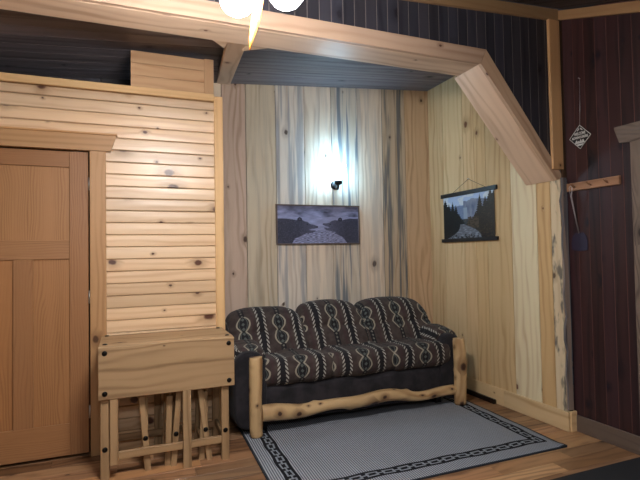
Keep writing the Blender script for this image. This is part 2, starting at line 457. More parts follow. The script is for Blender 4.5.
# panel box above the left wall
root = sroot('wall_upper_left', (.05, YL, 2.67))
mb = MB()
for k in range(3):
    z0 = 2.672 + k * .094; z1 = min(z0 + .092, 2.952)
    mb.slab((.035, YL + .012, z0), (.575, YL + .035, z1), 0, .002, tn=(.80, .64, .55))
mb.build('board_cladding', M['clear'], root)
mb = MB(); mb.slab((.575, YL + .006, 2.672), (.648, YL + .038, 2.955), 2, .002, tn=(.72, .57, .48)); mb.build('edge_board', M['clear'], root)
mb = MB(); mb.slab((.037, YL + .036, 2.672), (.646, YL + .05, 2.945), 0, 0); mb.build('wall_core', M['groovepine'], root)

# ------------------------------------------------------------------ alcove back wall, vertical boards
edges = [-1.4, -1.1, -.8, -.5, -.2, .1, .38, .62, .838, 1.069, 1.367, 1.669, 1.964, 2.266, 2.558, 2.844, 3.16]
tints = {8: ((.86, .74, .68), .05), 9: ((1.0, .95, .80), .15), 10: ((1.04, 1.03, 1.0), .6), 11: ((1.16, 1.15, 1.1), .2),
         12: ((1.0, 1.0, .95), .95), 13: ((1.05, .98, .88), .3), 14: ((.82, .73, .60), .95), 15: ((1.02, .80, .56), 0), 7: ((1.1, 1.05, .95), 0)}
mb = MB()
for i in range(len(edges) - 1):
    a, b = edges[i] + .0035, edges[i + 1] - .0035
    tn, st_ = tints.get(i, ((.95, .86, .74), .1))
    mb.prism([(a, 0), (b, 0), (b, zc(b) + .01), (a, zc(a) + .01)], (0, YB, 0), (1, 0, 0), (0, 0, 1), (0, .03, 0), (random.random(), random.random(), st_), tn)
# regrain: make U run vertically on the front faces (prism grain ran in depth)
def regrain(mb, axis):
    ax2 = [k for k in range(3) if k != axis]
    for f, idx in enumerate(mb.f):
        vs = [V(mb.v[i]) for i in idx]
        n = (vs[1] - vs[0]).cross(vs[2] - vs[1])
        dom = max(range(3), key=lambda k: abs(n[k]))
        b = [k for k in ax2 if k != dom] or ax2[:1]
        if dom == axis: mb.uv[f] = [(v[ax2[0]] * .3, v[ax2[1]]) for v in vs]
        else: mb.uv[f] = [(v[axis], v[b[0]]) for v in vs]
regrain(mb, 2)
mk = MB()
for q in range(len(mb.f) - 1, -1, -1):
    if max(mb.v[i].x for i in mb.f[q]) < .39:
        mk.v += [mb.v[i] for i in mb.f[q]]; n_ = len(mb.f[q]); mk.face(list(range(len(mk.v) - n_, len(mk.v))), mb.uv[q], mb.br[q])
        for L_ in (mb.f, mb.uv, mb.br, mb.tn, mb.sm): L_.pop(q)
mb.v = [v if v.x > .375 else V((.40, YB + .01, 1)) for v in mb.v]
struct('wall_back', mb, M['rough']); struct('wall_back_shaded', mk, M['blueblack'])  # leftmost boards coloured near black to paint in the shadow above the left wall
mb = MB(); mb.slab((-1.4, YB + .03, 0), (3.3, YB + .06, 3.3), 0, 0); struct('wall_back_core', mb, M['gap'])

# alcove right wall: vertical boards
ye = [4.54, 4.279, 3.953, 3.79, 3.63, 3.319, 3.035, 2.894, 2.795]
tr = [(1.05, .98, .86), (1.0, .95, .85), (.92, .84, .72), (.86, .77, .62), (1.02, .92, .74), (1.20, 1.30, 1.32), (1.0, .88, .68), (1.05, 1.05, 1.0)]
def last_board(a, b):
    m = MB(); m.slab((XR, a, 0), (XR + .03, b, 1.95), 2, .0015, br=(.2, .6, .9), tn=(1.02, 1.0, .95)); struct('trim_11', m, M['barkedge'])
mb = MB()
for i in range(len(ye) - 1):
    a, b = ye[i + 1] + .003, ye[i] - .003
    mb.slab((XR, a, 0), (XR + .03, b, 3.215), 2, .0015, tn=tr[i]) if i < 7 else last_board(a, b)
struct('wall_right', mb, M['clear'])
mb = MB(); mb.slab((XR + .03, 2.87, 0), (XR + .12, 4.57, 3.3), 2, 0); mb.slab((XR + .03, 2.797, 0), (XR + .068, 2.87, 1.94), 2, 0); struct('wall_right_core', mb, M['gap'])
# grey blotches of bark stain on the last board: thin inlaid slivers of weathered wood
# end cap of that wall, live edge
mb = MB()
zz = [0.16 + k * .09 for k in range(21)]
pl = [(XR - .002 + .010 * math.sin(k * 1.7) + .006 * math.sin(k * 4.1), z) for k, z in enumerate(zz)]
poly = [(XD - .022, zz[0])] + [(XD - .022, zz[-1])] + pl[::-1]
mb.prism(poly, (0, 2.775, 0), (1, 0, 0), (0, 0, 1), (0, .02, 0), (.3, .4, .9), (.50, .44, .42)); regrain(mb, 2)
struct('trim_5', mb, M['rough'])
mb = MB()
mb.slab((XR - .020, 2.765, 0), (XR, 3.45, .148), 1, .003, tn=(1.05, .98, .85)); mb.slab((XR - .020, 3.452, 0), (XR, 4.54, .148), 1, .003, tn=(.95, .88, .75))
mb.slab((XR, 2.755, 0), (XD - .012, 2.775, .155), 0, .003, tn=(1.05, .98, .85))
struct('baseboard_right', mb, M['clear'])
# baseboard at the back wall
mb = MB(); mb.slab((.55, YB - .02, 0), (XR - .02, YB, .145), 0, .003); struct('baseboard_back', mb, M['clear'])

# alcove ceiling: boards run along X, sloping up to the right
mb = MB(); y = 3.02; k = 0
while y < YB + .02:
    x0, x1 = -2.6, 3.2
    a = V((x0, y + .001, zc(x0))); b = V((x1, y + .001, zc(x1)))
    mb.board(a, b - a, (0, .142, 0), (0, 0, .02), .003, (random.random(), random.random(), 0)); y += .144
struct('ceiling_alcove', mb, M['ceilboards'])

# ------------------------------------------------------------------ beam, diagonal and cross brace
root = sroot('ceiling_beam', (0, YF, 2.778))
def bprism(poly, y0, y1, ax, tn=(1, 1, 1)):
    m = MB(); m.prism(poly, (0, y0, 0), (1, 0, 0), (0, 0, 1), (0, y1 - y0, 0), (random.random(), random.random(), 0), tn)
    return m
TH = .085
# face board (front) and soffit board, as in a boxed beam
m = bprism([(-2.6, 2.780), (2.426, 2.780), (2.478, 2.890), (-2.6, 2.890)], YF, YF + .03, 0, (.74, .64, .58)); regrain(m, 0); m.build('face_board', M['beam'], root)
m = MB(); m.prism([(-2.6, YF + .03), (2.426, YF + .03), (2.43, 3.078), (-2.6, 3.078)], (0, 0, 2.778), (1, 0, 0), (0, 1, 0), (0, 0, .03), (.5, .3, 0), (1.05, 1, .95)); regrain(m, 0)
m.build('soffit_board', M['beam'], root)
m = bprism([(-2.6, 2.8), (2.43, 2.8), (2.46, 2.885), (-2.6, 2.885)], 3.05, 3.078, 0); regrain(m, 0); m.build('back_board', M['beam'], root)
root = sroot('diagonal_beam', (2.8, YF, 2.3))
def rotuv(m, d):
    d = V(d).normalized()
    for f, idx in enumerate(m.f):
        vs = [V(m.v[i]) for i in idx]; n = (vs[1] - vs[0]).cross(vs[2] - vs[1]).normalized(); c = n.cross(d)
        if c.length > .2: m.uv[f] = [(v.dot(d), v.dot(c)) for v in vs]
dd = (.71, 0, -.87)
m = bprism([(2.428, 2.778), (3.143, 1.945), (3.19, 1.945), (3.19, 1.997), (2.480, 2.890)], YF, YF + .03, 0, (.82, .70, .60)); rotuv(m, dd); m.build('face_board', M['beam'], root)
m = bprism([(2.430, 2.778), (3.142, 1.946), (3.142, 1.990), (2.45, 2.80)], YF + .03, 3.13, 0, (1.02, .92, .82)); rotuv(m, dd); m.build('soffit_board', M['beam'], root)
m = bprism([(2.45, 2.80), (3.142, 1.990), (3.142, 2.055), (2.475, 2.886)], 3.10, 3.13, 0); rotuv(m, dd); m.build('back_board', M['beam'], root)
# cross brace going back to the alcove wall
root = sroot('cross_beam', (.7, 3.1, 2.8))
a = V((.668, 3.075, 2.782)); b = V((.852, YB - .004, 3.022)); L = b - a
m = MB(); m.board(a - V((.057, 0, 0)), L, (.128, 0, 0), (0, -.01, .05), .004, (.6, .2, 0), (.95, .86, .76)); m.build('brace_board', M['beam'], root)
for px in ([(.735, 3.079), (.735, 3.20), (.915, 3.079)], [(.615, 3.079), (.615, 3.20), (.505, 3.079)]):
    m = MB(); m.prism(px, (0, 0, 2.786), (1, 0, 0), (0, 1, 0), (0, 0, .028), None, (.95, .85, .75)); regrain(m, 0); m.build('gusset', M['beam'], root)

# ------------------------------------------------------------------ dark front wall above the beam
root = sroot('wall_front_upper', (0, YF, 2.9))
mb = MB(); x = -2.6; wv = .0835
def dline(x): return 2.89 if x < 2.478 else 2.89 - (x - 2.478) * 1.2606
while x < 3.10:
    a, b = x, min(x + wv - .0048, 3.10)
    mb.prism([(a, dline(a) - .004), (b, dline(b) - .004), (b, zband(b) + .03), (a, zband(a) + .03)], (0, YF + .012, 0), (1, 0, 0), (0, 0, 1), (0, .018, 0)); x += wv
regrain(mb, 2); mb.build('board_cladding', M['blueblack'], root)
mb = MB(); mb.prism([(-2.6, 2.86), (2.46, 2.86), (3.16, 1.985), (3.2, 1.985), (3.2, 3.24), (-2.6, 2.9)], (0, YF + .0132, 0), (1, 0, 0), (0, 0, 1), (0, .02, 0)); mb.build('wall_core', M['groove'], root)
mb = MB(); mb.prism([(-2.6, zband(-2.6)), (3.20, zband(3.20)), (3.20, zband(3.2) + .088), (-2.6, zband(-2.6) + .088)], (0, YF - .012, 0), (1, 0, 0), (0, 0, 1), (0, .026, 0), (.4, .5, 0), (.46, .41, .38)); regrain(mb, 0)
struct('trim_6', mb, M['trimpine'])
mb = MB(); mb.slab((3.204, YF - .008, 1.95), (3.27, YF + .03, 3.3), 2, 0, tn=(.12, .09, .09)); mb.slab((3.094, YF - .016, 2.03), (3.205, YF + .012, zband(3.1) + .0), 2, .004, tn=(.78, .66, .58)); struct('trim_7', mb, M['trimpine'])  # first slab: dark filler added to block light leaking beside the corner post

# ------------------------------------------------------------------ dark right wall
root = sroot('wall_dark_right', (XD, 2.8, 0))
mb = MB(); y = 2.79; wv = .0935
while y > -1.8:
    a, b = y - wv + .005, y
    z1 = max(min(zrake(b), 3.22), 2.42); z0_ = max(min(zrake(a), 3.22), 2.42)
    mb.prism([(a, .02), (b, .02), (b, z1 + .02), (a, z0_ + .02)], (XD, 0, 0), (0, 1, 0), (0, 0, 1), (.018, 0, 0)); y -= wv
regrain(mb, 2); mb.build('board_cladding', M['darkwall'], root)
mb = MB(); mb.slab((XD + .0012, -1.8, 0), (XD + .03, 2.785, 3.2), 2, 0); mb.build('wall_core', plain('dark_groove_line', (.10, .036, .028), .7), root)
mb = MB(); mb.slab((XD - .018, -1.8, 0), (XD, 2.755, .125), 1, .004); struct('baseboard_dark', mb, M['darktrim'])
# raking trim
mb = MB(); a = V((XD - .022, 2.803, zrake(2.803))); b = V((XD - .022, .7, zrake(.7)))
mb.board(a, b - a, (0, 0, .078), (.022, 0, 0), .003, (.2, .6, 0), (.50, .41, .35)); struct('trim_8', mb, M['trimpine'])
# window-casing at the right edge
mb = MB()
mb.prism([(2.325, 2.135), (2.25, 2.125), (1.2, 2.125), (1.2, 2.25), (2.36, 2.25), (2.36, 2.235)], (XD - .03, 0, 0), (0, 1, 0), (0, 0, 1), (.03, 0, 0), (.3, .3, .2)); regrain(mb, 1)
struct('trim_9', mb, M['liveedge'])
mb = MB(); mb.slab((XD - .026, 2.14, .125), (XD, 2.256, 2.125), 2, .006); struct('trim_10', mb, M['liveedge'])

# ------------------------------------------------------------------ main-room ceiling and the unseen walls
mb = MB()
def zm(x, y): return zband(x) + .095 + .375 * (max(y, .65) - YF)
x = -2.6
ys = [YF - .012, .65, -1.8]
while x < 3.23:
    b = min(x + .14, 3.26)
    for k in range(2):
        y0, y1 = ys[k], ys[k + 1]; base = len(mb.v); br = (random.random(), random.random(), 0)
        for dz in (0, .02):
            mb.v += [V((x + .001, y0, zm(x, y0) + dz)), V((b - .001, y0, zm(b, y0) + dz)), V((b - .001, y1, zm(b, y1) + dz)), V((x + .001, y1, zm(x, y1) + dz))]
        for q in ((0, 1, 2, 3), (7, 6, 5, 4), (0, 4, 5, 1), (1, 5, 6, 2), (2, 6, 7, 3), (3, 7, 4, 0)):
            mb.face([base + i for i in q], [(mb.v[base + i].y, mb.v[base + i].x) for i in q], br)
    x += .14
struct('ceiling', mb, M['blueblack'])
mb = MB(); mb.slab((-2.68, -1.8, 0), (-2.6, 4.6, 3.0), 1, 0); struct('wall_far_left', mb, M['plaster'])
mb = MB(); mb.slab((-2.6, -1.88, 0), (3.3, -1.8, 2.8), 0, 0); struct('wall_rear', mb, M['plaster'])

# ------------------------------------------------------------------ rug and mat
FL, FR, BR_, BL = V((.785, 2.567)), V((2.885, 2.567)), V((2.955, 4.12)), V((.835, 4.12))
RW, RD = 2.10, 1.553
mb = MB(); nx, ny = 60, 44; base = 0
def rp(u, v): 
    p = (FL * (1 - u) + FR * u) * (1 - v) + (BL * (1 - u) + BR_ * u) * v
    z = .0085 + .0015 * math.sin(u * 23 + v * 5) * math.sin(v * 17)
    if u > .97 and v < .04: z += .006
    return V((p.x, p.y, z))
for j in range(ny + 1):
    for i in range(nx + 1): mb.v.append(rp(i / nx, j / ny))
N0 = (nx + 1) * (ny + 1)
for j in range(ny + 1):
    for i in range(nx + 1): q = rp(i / nx, j / ny); mb.v.append(V((q.x, q.y, .001)))
for j in range(ny):
    for i in range(nx):
        q = [j * (nx + 1) + i, j * (nx + 1) + i + 1, (j + 1) * (nx + 1) + i + 1, (j + 1) * (nx + 1) + i]
        uvs = [(a / nx * RW, b / ny * RD) for a, b in ((i, j), (i + 1, j), (i + 1, j + 1), (i, j + 1))]
        mb.face(q, uvs, smooth=True); mb.face([N0 + t for t in q[::-1]], uvs[::-1])
for i in range(nx):
    for j in (0, ny):
        a, b = j * (nx + 1) + i, j * (nx + 1) + i + 1; mb.face([a, b, b + N0, a + N0], [(0, 0)] * 4)
for j in range(ny):
    for i in (0, nx):
        a, b = j * (nx + 1) + i, (j + 1) * (nx + 1) + i; mb.face([a, b, b + N0, a + N0], [(0, 0)] * 4)
tag(mb.build('area_rug', rug_mat(RW, RD), None, (1.85, 3.3, 0)), 'grey ribbed area rug with a black chain-link border under the sofa', 'rug')
mb = MB(); mb.slab((1.9, 1.35, .001), (3.165, 2.238, .012), 0, .004)
tag(mb.build('floor_mat', M['mat'], None, (2.5, 1.8, 0)), 'black floor mat beside the dark red board wall, corner of it in view', 'mat')

# ------------------------------------------------------------------ sofa
SF = thing('futon_sofa', 'log-frame futon sofa with dark patterned cushions standing against the alcove wall', 'sofa', (1.82, 4.05, 0))
def logpost(x, y, top, r, seed):
    rnd = random.Random(seed); kn = [(rnd.uniform(.08, top - .05), rnd.uniform(0, 6.28)) for _ in range(7)]
    def rad(s, a):
        q = r * (1 + .04 * math.sin(s * 9 + seed) + .03 * math.sin(3 * a + s * 4))
        for ks, ka in kn:
            da = math.atan2(math.sin(a - ka), math.cos(a - ka)); q += .007 * math.exp(-((s - ks) / .022) ** 2 - (da / .35) ** 2)
        if s < .012 or s > top - .022: q *= .94
        return q
    m = MB(); n = 48; L = top - .009
    m.tube([(x + .004 * math.sin(i / n * 5 + seed), y + .003 * math.cos(i / n * 6), .012 + L * i / n) for i in range(n + 1)], rad, 28, br=(rnd.random(), rnd.random(), 0))
    return m.build('log_post', M['peeled'], SF)
logpost(.912, 3.655, .610, .050, 3); logpost(2.812, 3.650, .605, .055, 5)
rnd = random.Random(11); n = 90
kn = [(1.12, -1.2, .02), (1.30, 0.6, .016), (1.42, -.8, .02), (.45, .5, .012), (.95, 1.5, .015), (1.55, 1.8, .014), (.2, -.7, .01), (1.25, 2.4, .018), (.75, -2.6, .012)]
pts = []
for i in range(n + 1):
    t = i / n; x = .955 + 1.815 * t
    zc_ = .172 - .035 * t + .016 * math.sin(t * 9.5 + 3.6) * (t) + .008 * math.sin(t * 21 + 1); zc_ += .028 * math.exp(-((t - .62) / .16) ** 2) - .004
    pts.append((x, 3.668 + .008 * math.sin(t * 8), zc_))
def rrad(s, a):
    t = s / 1.83; q = .056 - .016 * t + .006 * math.sin(s * 7 + 1) + .003 * math.sin(2 * a + s * 5)
    for ks, ka, h in kn:
        da = math.atan2(math.sin(a - ka), math.cos(a - ka)); q += h * math.exp(-((s - ks) / .035) ** 2 - (da / .5) ** 2)
    return q
m = MB(); m.tube(pts, rrad, 28, br=(.42, .77, 0)); m.build('log_rail', M['peeled'], SF)

def sweep(sect, n, m, xs, uvx, axis='X', disp=None):
    """closed section sect(i)->(a,b,v) for m points, swept over stations xs=[(x, scale)] ; returns MB"""
    mb = MB(); P = [sect(k) for k in range(m)]
    ca = sum(p[0] for p in P) / m; cb = sum(p[1] for p in P) / m
    for x, s in xs:
        for a, b, v in P:
            a2, b2 = ca + (a - ca) * s, cb + (b - cb) * s
            q = V((x, a2, b2)) if axis == 'X' else V((a2, x, b2))
            if disp: q = q + disp(q, v, V((0, (a - ca), (b - cb))).normalized() if axis == 'X' else V((a - ca, 0, b - cb)).normalized())
            mb.v.append(q)
    for i in range(len(xs) - 1):
        for k in range(m):
            k2 = (k + 1) % m; v0 = P[k][2]; v1 = P[k2][2] if k2 else P[k][2] + .02
            if uvx == 'x': uvs = [(xs[i][0], v0), (xs[i][0], v1), (xs[i + 1][0], v1), (xs[i + 1][0], v0)]
            else: uvs = [(v0, xs[i][0]), (v1, xs[i][0]), (v1, xs[i + 1][0]), (v0, xs[i + 1][0])]
            mb.face([i * m + k, i * m + k2, (i + 1) * m + k2, (i + 1) * m + k], uvs, smooth=True)
    for i in (0, len(xs) - 1):
        mb.face([i * m + k for k in range(m)], [(xs[i][0] + P[k][0] * .2, P[k][2]) if uvx == 'x' else (P[k][0], P[k][1]) for k in range(m)], smooth=True)
    return mb
def rrect(y0, y1, z0, z1, r, m, fn=None):
    """rounded rectangle perimeter samples (a,b,arc) starting at the back-bottom, running over the top to the front"""
    w, h = y1 - y0, z1 - z0; r = min(r, w / 2 - 1e-3, h / 2 - 1e-3)
    per = 2 * (w + h - 4 * r) + 2 * math.pi * r; out = []
    for k in range(m):
        s = per * k / m; t = s; segs = [('l', h - 2 * r, (y1, z0 + r), (0, 1)), ('a', math.pi / 2 * r, (y1 - r, z1 - r), 0), ('l', w - 2 * r, (y1 - r, z1), (-1, 0)),
                                       ('a', math.pi / 2 * r, (y0 + r, z1 - r), 1), ('l', h - 2 * r, (y0, z1 - r), (0, -1)), ('a', math.pi / 2 * r, (y0 + r, z0 + r), 2),
                                       ('l', w - 2 * r, (y0 + r, z0), (1, 0)), ('a', math.pi / 2 * r, (y1 - r, z0 + r), 3)]
        for kind, L, p, d in segs:
            if t <= L:
                if kind == 'l': q = (p[0] + d[0] * t, p[1] + d[1] * t)
                else: a = d * math.pi / 2 + t / r; q = (p[0] + r * math.cos(a), p[1] + r * math.sin(a))
                break
            t -= L
        if fn: q = fn(*q)
        out.append((q[0], q[1], s))
    return out
def stations(x0, x1, r, n=24, p=2.6, smin=.75):
    out = []; 
    for k in range(7):
        a = k / 7 * math.pi / 2; out.append((x0 + r * (1 - math.cos(a)) * .999, smin + (1 - smin) * math.sin(a)))
    for k in range(n + 1): out.append((x0 + r + (x1 - x0 - 2 * r) * k / n, 1.0))
    for k in range(7):
        a = (6 - k) / 7 * math.pi / 2; out.append((x1 - r * (1 - math.cos(a)) * .999, smin + (1 - smin) * math.sin(a)))
    return out
# base panel (suede) and feet hidden behind the logs
m = sweep(lambda k, P=rrect(3.705, 4.36, .075, .375, .02, 48): P[k], 0, 48, stations(.965, 2.72, .02, 30), 'x',
          disp=lambda q, v, n_: V((0, 0, 0)) + n_ * .006 * math.sin(q.x * 11 + q.z * 7))
m.build('base_panel', M['suede'], SF)
for x in (1.0, 2.66):
    for y in (3.80, 4.25): m = MB(); m.slab((x - .03, y - .03, .011), (x + .03, y + .03, .08), 2, .004); m.build('foot', M['black'], SF)
# seat cushion
seams = (1.575, 2.14)
def sdisp(q, v, n_):
    d = 0
    for s in seams: d -= .018 * math.exp(-((q.x - s) / .018) ** 2)
    d -= .012 * math.exp(-((q.y - 3.92) / .02) ** 2) * (1 if q.z > .5 else 0)
    d += .006 * math.sin(q.x * 17 + q.y * 9) + .004 * math.sin(q.x * 31 + q.z * 23)
    for s in (1.28, 1.86, 2.44): d += .012 * math.exp(-((q.x - s) / .2) ** 2)
    return n_ * d
P = rrect(3.655, 4.30, .365, .575, .085, 72)
m = sweep(lambda k: P[k], 0, 72, stations(.985, 2.745, .05, 130, smin=.8), 'x', disp=sdisp)
def seatu(x):
    for c, e in ((1.29, seams[0]), (1.85, seams[1]), (2.45, 9)):
        if x < e: return x - c + .94 + .32 * 3
m.uv = [[(seatu(sum(p[0] for p in q) / len(q)) + p[0] - sum(r_[0] for r_ in q) / len(q), p[1] - .07) for p in q] for q in m.uv]
m.build('seat_cushion', M['fabric'], SF)
# back cushions: lean back
def lean(y, z): return (y + (z - .5) * .62, z)
for (x0, x1, top, seed) in ((.80, 1.478, .925, 1), (1.462, 2.082, .955, 2), (2.066, 2.80, .95, 3)):
    Q = rrect(3.905, 4.165, .50, top, .10, 72, lean)
    cx = (x0 + x1) / 2; hw = (x1 - x0) / 2
    def bd(q, v, n_, cx=cx, hw=hw, seed=seed):
        t = (q.x - cx) / hw
        d = -.016 * math.exp(-((q.z - .745) / .018) ** 2)
        for s in (-.33, .33):
            d -= .026 * math.exp(-((t - s) / .10) ** 2 - ((q.z - .745) / .03) ** 2)
            d -= .008 * math.exp(-((t - s) / .06) ** 2) * (1 if q.z < .745 else .3)
        d += .006 * math.sin(q.x * 19 + seed) * math.cos(q.z * 15)
        dz = -.075 * abs(t) ** 3.2 * max(0, (q.z - .70) / .25)
        return n_ * d + V((0, 0, dz))
    xs = stations(x0, x1, .075, 52, smin=.62)
    m = sweep(lambda k: Q[k], 0, 72, xs, 'x', disp=bd); sh = (.02, -.175, .11)[seed - 1]; m.uv = [[(a + sh, b) for a, b in q] for q in m.uv]; m.build('back_cushion', M['fabric'], SF)
# back panel
P2 = rrect(4.30, 4.36, .10, .60, .02, 32)
m = sweep(lambda k: P2[k], 0, 32, stations(.95, 2.72, .02, 10), 'x'); m.build('back_panel', M['suede'], SF)
# arms
def arm(x0, x1, nm_side):
    def topz(y, z):
        t = (y - 3.70) / .65
        return z
    secs = rrect(x0, x1, .045, .655, .11, 64)
    ys_ = [(y, s) for y, s in stations(3.685, 4.36, .03, 24, smin=.88)]
    def ad(q, v, n_):
        t = max(0, (3.95 - q.y) / .25); dz = 0
        if q.z > .4: dz = -.010 * t ** 2
        return V((0, 0, dz)) + n_ * .004 * math.sin(q.y * 13 + q.z * 9)
    body = sweep(lambda k: secs[k], 0, 64, ys_, 'y', axis='Y', disp=ad).build('arm', M['suede'], SF)
    # pad draped over the top
    sp = rrect(x0 - .028, x1 + .03, .47, .690, .10, 48)
    def pd(q, v, n_):
        t = max(0, (4.0 - q.y) / .28)
        return V((0, 0, -.028 * t ** 2 - .03 * max(0, (q.y - 4.15) / .2))) + n_ * (.006 * math.sin(q.y * 21) + (-.008 * math.exp(-((q.y - 3.95) / .02) ** 2)))
    pm = sweep(lambda k: (sp[k][0], sp[k][1], sp[k][2] + .10), 0, 48, stations(3.762, 4.38, .05, 40, smin=.80), 'y', axis='Y', disp=pd)
    # stripes run along the arm: U across, V along
    pm.build('arm_pad', M['fabric'], body)
    return body
arm(.755, 1.010, 'l'); arm(2.640, 2.870, 'r')

# ------------------------------------------------------------------ drop-leaf table and stored folding chairs
TB = thing('drop_leaf_table', 'waxed pine drop-leaf table folded shut against the pine wall left of the sofa', 'table', (.26, 3.57, 0))
x0, x1, zt = -.168, .680, .842
def tpart(nm, lo, hi, gr, parent=None, tn=(1, 1, 1), ch=.004):
    m = MB(); m.slab(lo, hi, gr, ch, tn=tn); return m.build(nm, M['table'], parent or TB)
top = tpart('table_top', (x0, 3.357, zt - .022), (x1, 3.788, zt), 0, ch=.006)
def bolt(p, ax, parent):
    m = MB(); s = -1 if ax == 'Y' else 1
    m.lathe(p, [(.0165, 0), (.0165, .002 * s), (.012, .006 * s), (.004, .0075 * s), (.001, .0075 * s)], 14, ax); m.build('bolt', M['bolt'], parent)
for bx in (x0 + .034, x1 - .034):
    for by in (3.392, 3.755): bolt((bx, by, zt), 'Z', top)
lf = tpart('drop_leaf', (x0 - .002, 3.332, .505), (x1 + .002, 3.354, zt - .006), 0, ch=.005)
for bx in (x0 + .034, x1 - .034):
    for bz in (zt - .045, .545): bolt((bx, 3.332, bz), 'Y', lf)
lf2 = tpart('drop_leaf', (x0 - .002, 3.790, .505), (x1 + .002, 3.798, zt - .006), 0, ch=.003)
for lx in (-.136, .622):
    for ly, hy in ((3.362, .030), (3.740, .030)):
        l = tpart('leg', (lx - .026, ly, .0), (lx + .026, ly + hy, .82), 2)
        if ly < 3.4: bolt((lx, ly, .19), 'Y', l) if lx < 0 else bolt((lx, ly, .20), 'Y', l)
    tpart('side_rail', (lx - .012, 3.392, .70), (lx + .012, 3.740, .80), 1); tpart('side_rail', (lx - .012, 3.392, .115), (lx + .012, 3.740, .16), 1)
tpart('apron', (-.11, 3.368, .73), (.596, 3.386, .82), 0); tpart('apron', (-.11, 3.750, .73), (.596, 3.768, .82), 0)
tpart('stretcher', (-.11, 3.372, .110), (.597, 3.394, .160), 0); tpart('stretcher', (-.11, 3.715, .105), (.597, 3.735, .152), 0)
G = tpart('gate_leg', (.338, 3.334, .0), (.392, 3.360, .80), 2)
tpart('gate_leg', (.18, 3.768, .0), (.23, 3.788, .80), 2)
tpart('gate_post', (-.106, 3.338, .095), (-.056, 3.362, .80), 2)

def folded_chair(a_bot, a_top, b_bot, b_top, y0, y1, label):
    """chair folded flat, its width along Y: two crossing leg pairs seen edge-on"""
    ch = thing('folding_chair', label, 'chair', ((a_bot + b_bot) / 2, (y0 + y1) / 2, 0), 'folding chairs stored under the drop-leaf table')
    def leg(xb, xt, y, h, nm='leg'):
        m = MB(); a = V((xb - .019, y, 0)); b = V((xt - .019, y, h)); m.board(a, b - a, (.038, 0, 0), (0, .020, 0), .003); l = m.build(nm, M['table'], ch); return l
    for y in (y0, y1 - .02):
        l = leg(a_bot, a_top, y, .79)
        if y == y0: bolt((a_bot + (a_top - a_bot) * .27, y, .21), 'Y', l)
    for y in (y0 + .024, y1 - .044): leg(b_bot, b_top, y, .46)
    def rungs(xb, xt, z, H, nm, yy0, yy1, hh=.04):
        x = xb + (xt - xb) * z / H
        m = MB(); m.slab((x - .009, yy0, z), (x + .009, yy1, z + hh), 1, .003); m.build(nm, M['table'], ch)
    rungs(a_bot, a_top, .66, .79, 'backrest', y0 + .02, y1 - .02, .10)
    rungs(a_bot, a_top, .12, .79, 'rung', y0 + .02, y1 - .02); rungs(b_bot, b_top, .10, .46, 'rung', y0 + .044, y1 - .044)
    m = MB(); sx = (a_bot + (a_top - a_bot) * .5 + b_top) / 2
    m.slab((sx - .008 + .028, y0 + .05, .26), (sx + .008 + .028, y1 - .05, .60), 2, .003); m.build('seat', M['table'], ch)
folded_chair(.122, .062, .118, .085, 3.402, 3.715, 'folded pine chair stored inside the table, leftmost of three')
folded_chair(.282, .345, .245, .262, 3.400, 3.715, 'folded pine chair stored inside the table, middle of three')
folded_chair(.520, .425, .47, .49, 3.402, 3.715, 'folded pine chair stored inside the table, rightmost of three')

# ------------------------------------------------------------------ pictures
def picgrid(mb_name, W_, H_, nx, ny, place, fn, mat, parent):
    me = bpy.data.meshes.new(mb_name); off = wl(parent)
    vs = []; cols = []
    for j in range(ny + 1):
        for i in range(nx + 1):
            u, v = i / nx, j / ny; vs.append(tuple(place(u, v) - off)); cols += [*fn(u, v), 1]
    fs = [(j * (nx + 1) + i, j * (nx + 1) + i + 1, (j + 1) * (nx + 1) + i + 1, (j + 1) * (nx + 1) + i) for j in range(ny) for i in range(nx)]
    me.from_pydata(vs, [], fs); a = me.attributes.new('pic', 'FLOAT_COLOR', 'POINT'); a.data.foreach_set('color', cols)
    me.materials.append(mat); o = bpy.data.objects.new(mb_name, me); COL.objects.link(o); o.parent = parent; return o
def inpoly(x, y, P):
    c = False; j = len(P) - 1
    for i in range(len(P)):
        if (P[i][1] > y) != (P[j][1] > y) and x < (P[j][0] - P[i][0]) * (y - P[i][1]) / (P[j][1] - P[i][1]) + P[i][0]: c = not c
        j = i
    return c
from mathutils import noise as mn
def nz(x, y, s=0): return mn.fractal(V((x, y, s)), 1.0, 2.0, 3)
BL_ = [(0, 112), (60, 112), (120, 120), (148, 126), (152, 108), (166, 98), (182, 104), (188, 124), (206, 134), (228, 140), (250, 158), (280, 166), (304, 176), (309, 188), (292, 198), (262, 200), (238, 210), (262, 216), (290, 214), (292, 224), (262, 236), (226, 238), (205, 248), (180, 262), (130, 285), (108, 330), (0, 330)]
BR2 = [(640, 105), (560, 108), (520, 116), (508, 124), (505, 106), (490, 98), (475, 106), (470, 124), (446, 122), (424, 128), (404, 144), (378, 152), (356, 150), (350, 162), (366, 174), (392, 182), (404, 190), (384, 194), (362, 186), (360, 198), (380, 214), (414, 220), (446, 226), (462, 250), (510, 275), (545, 330), (640, 330)]
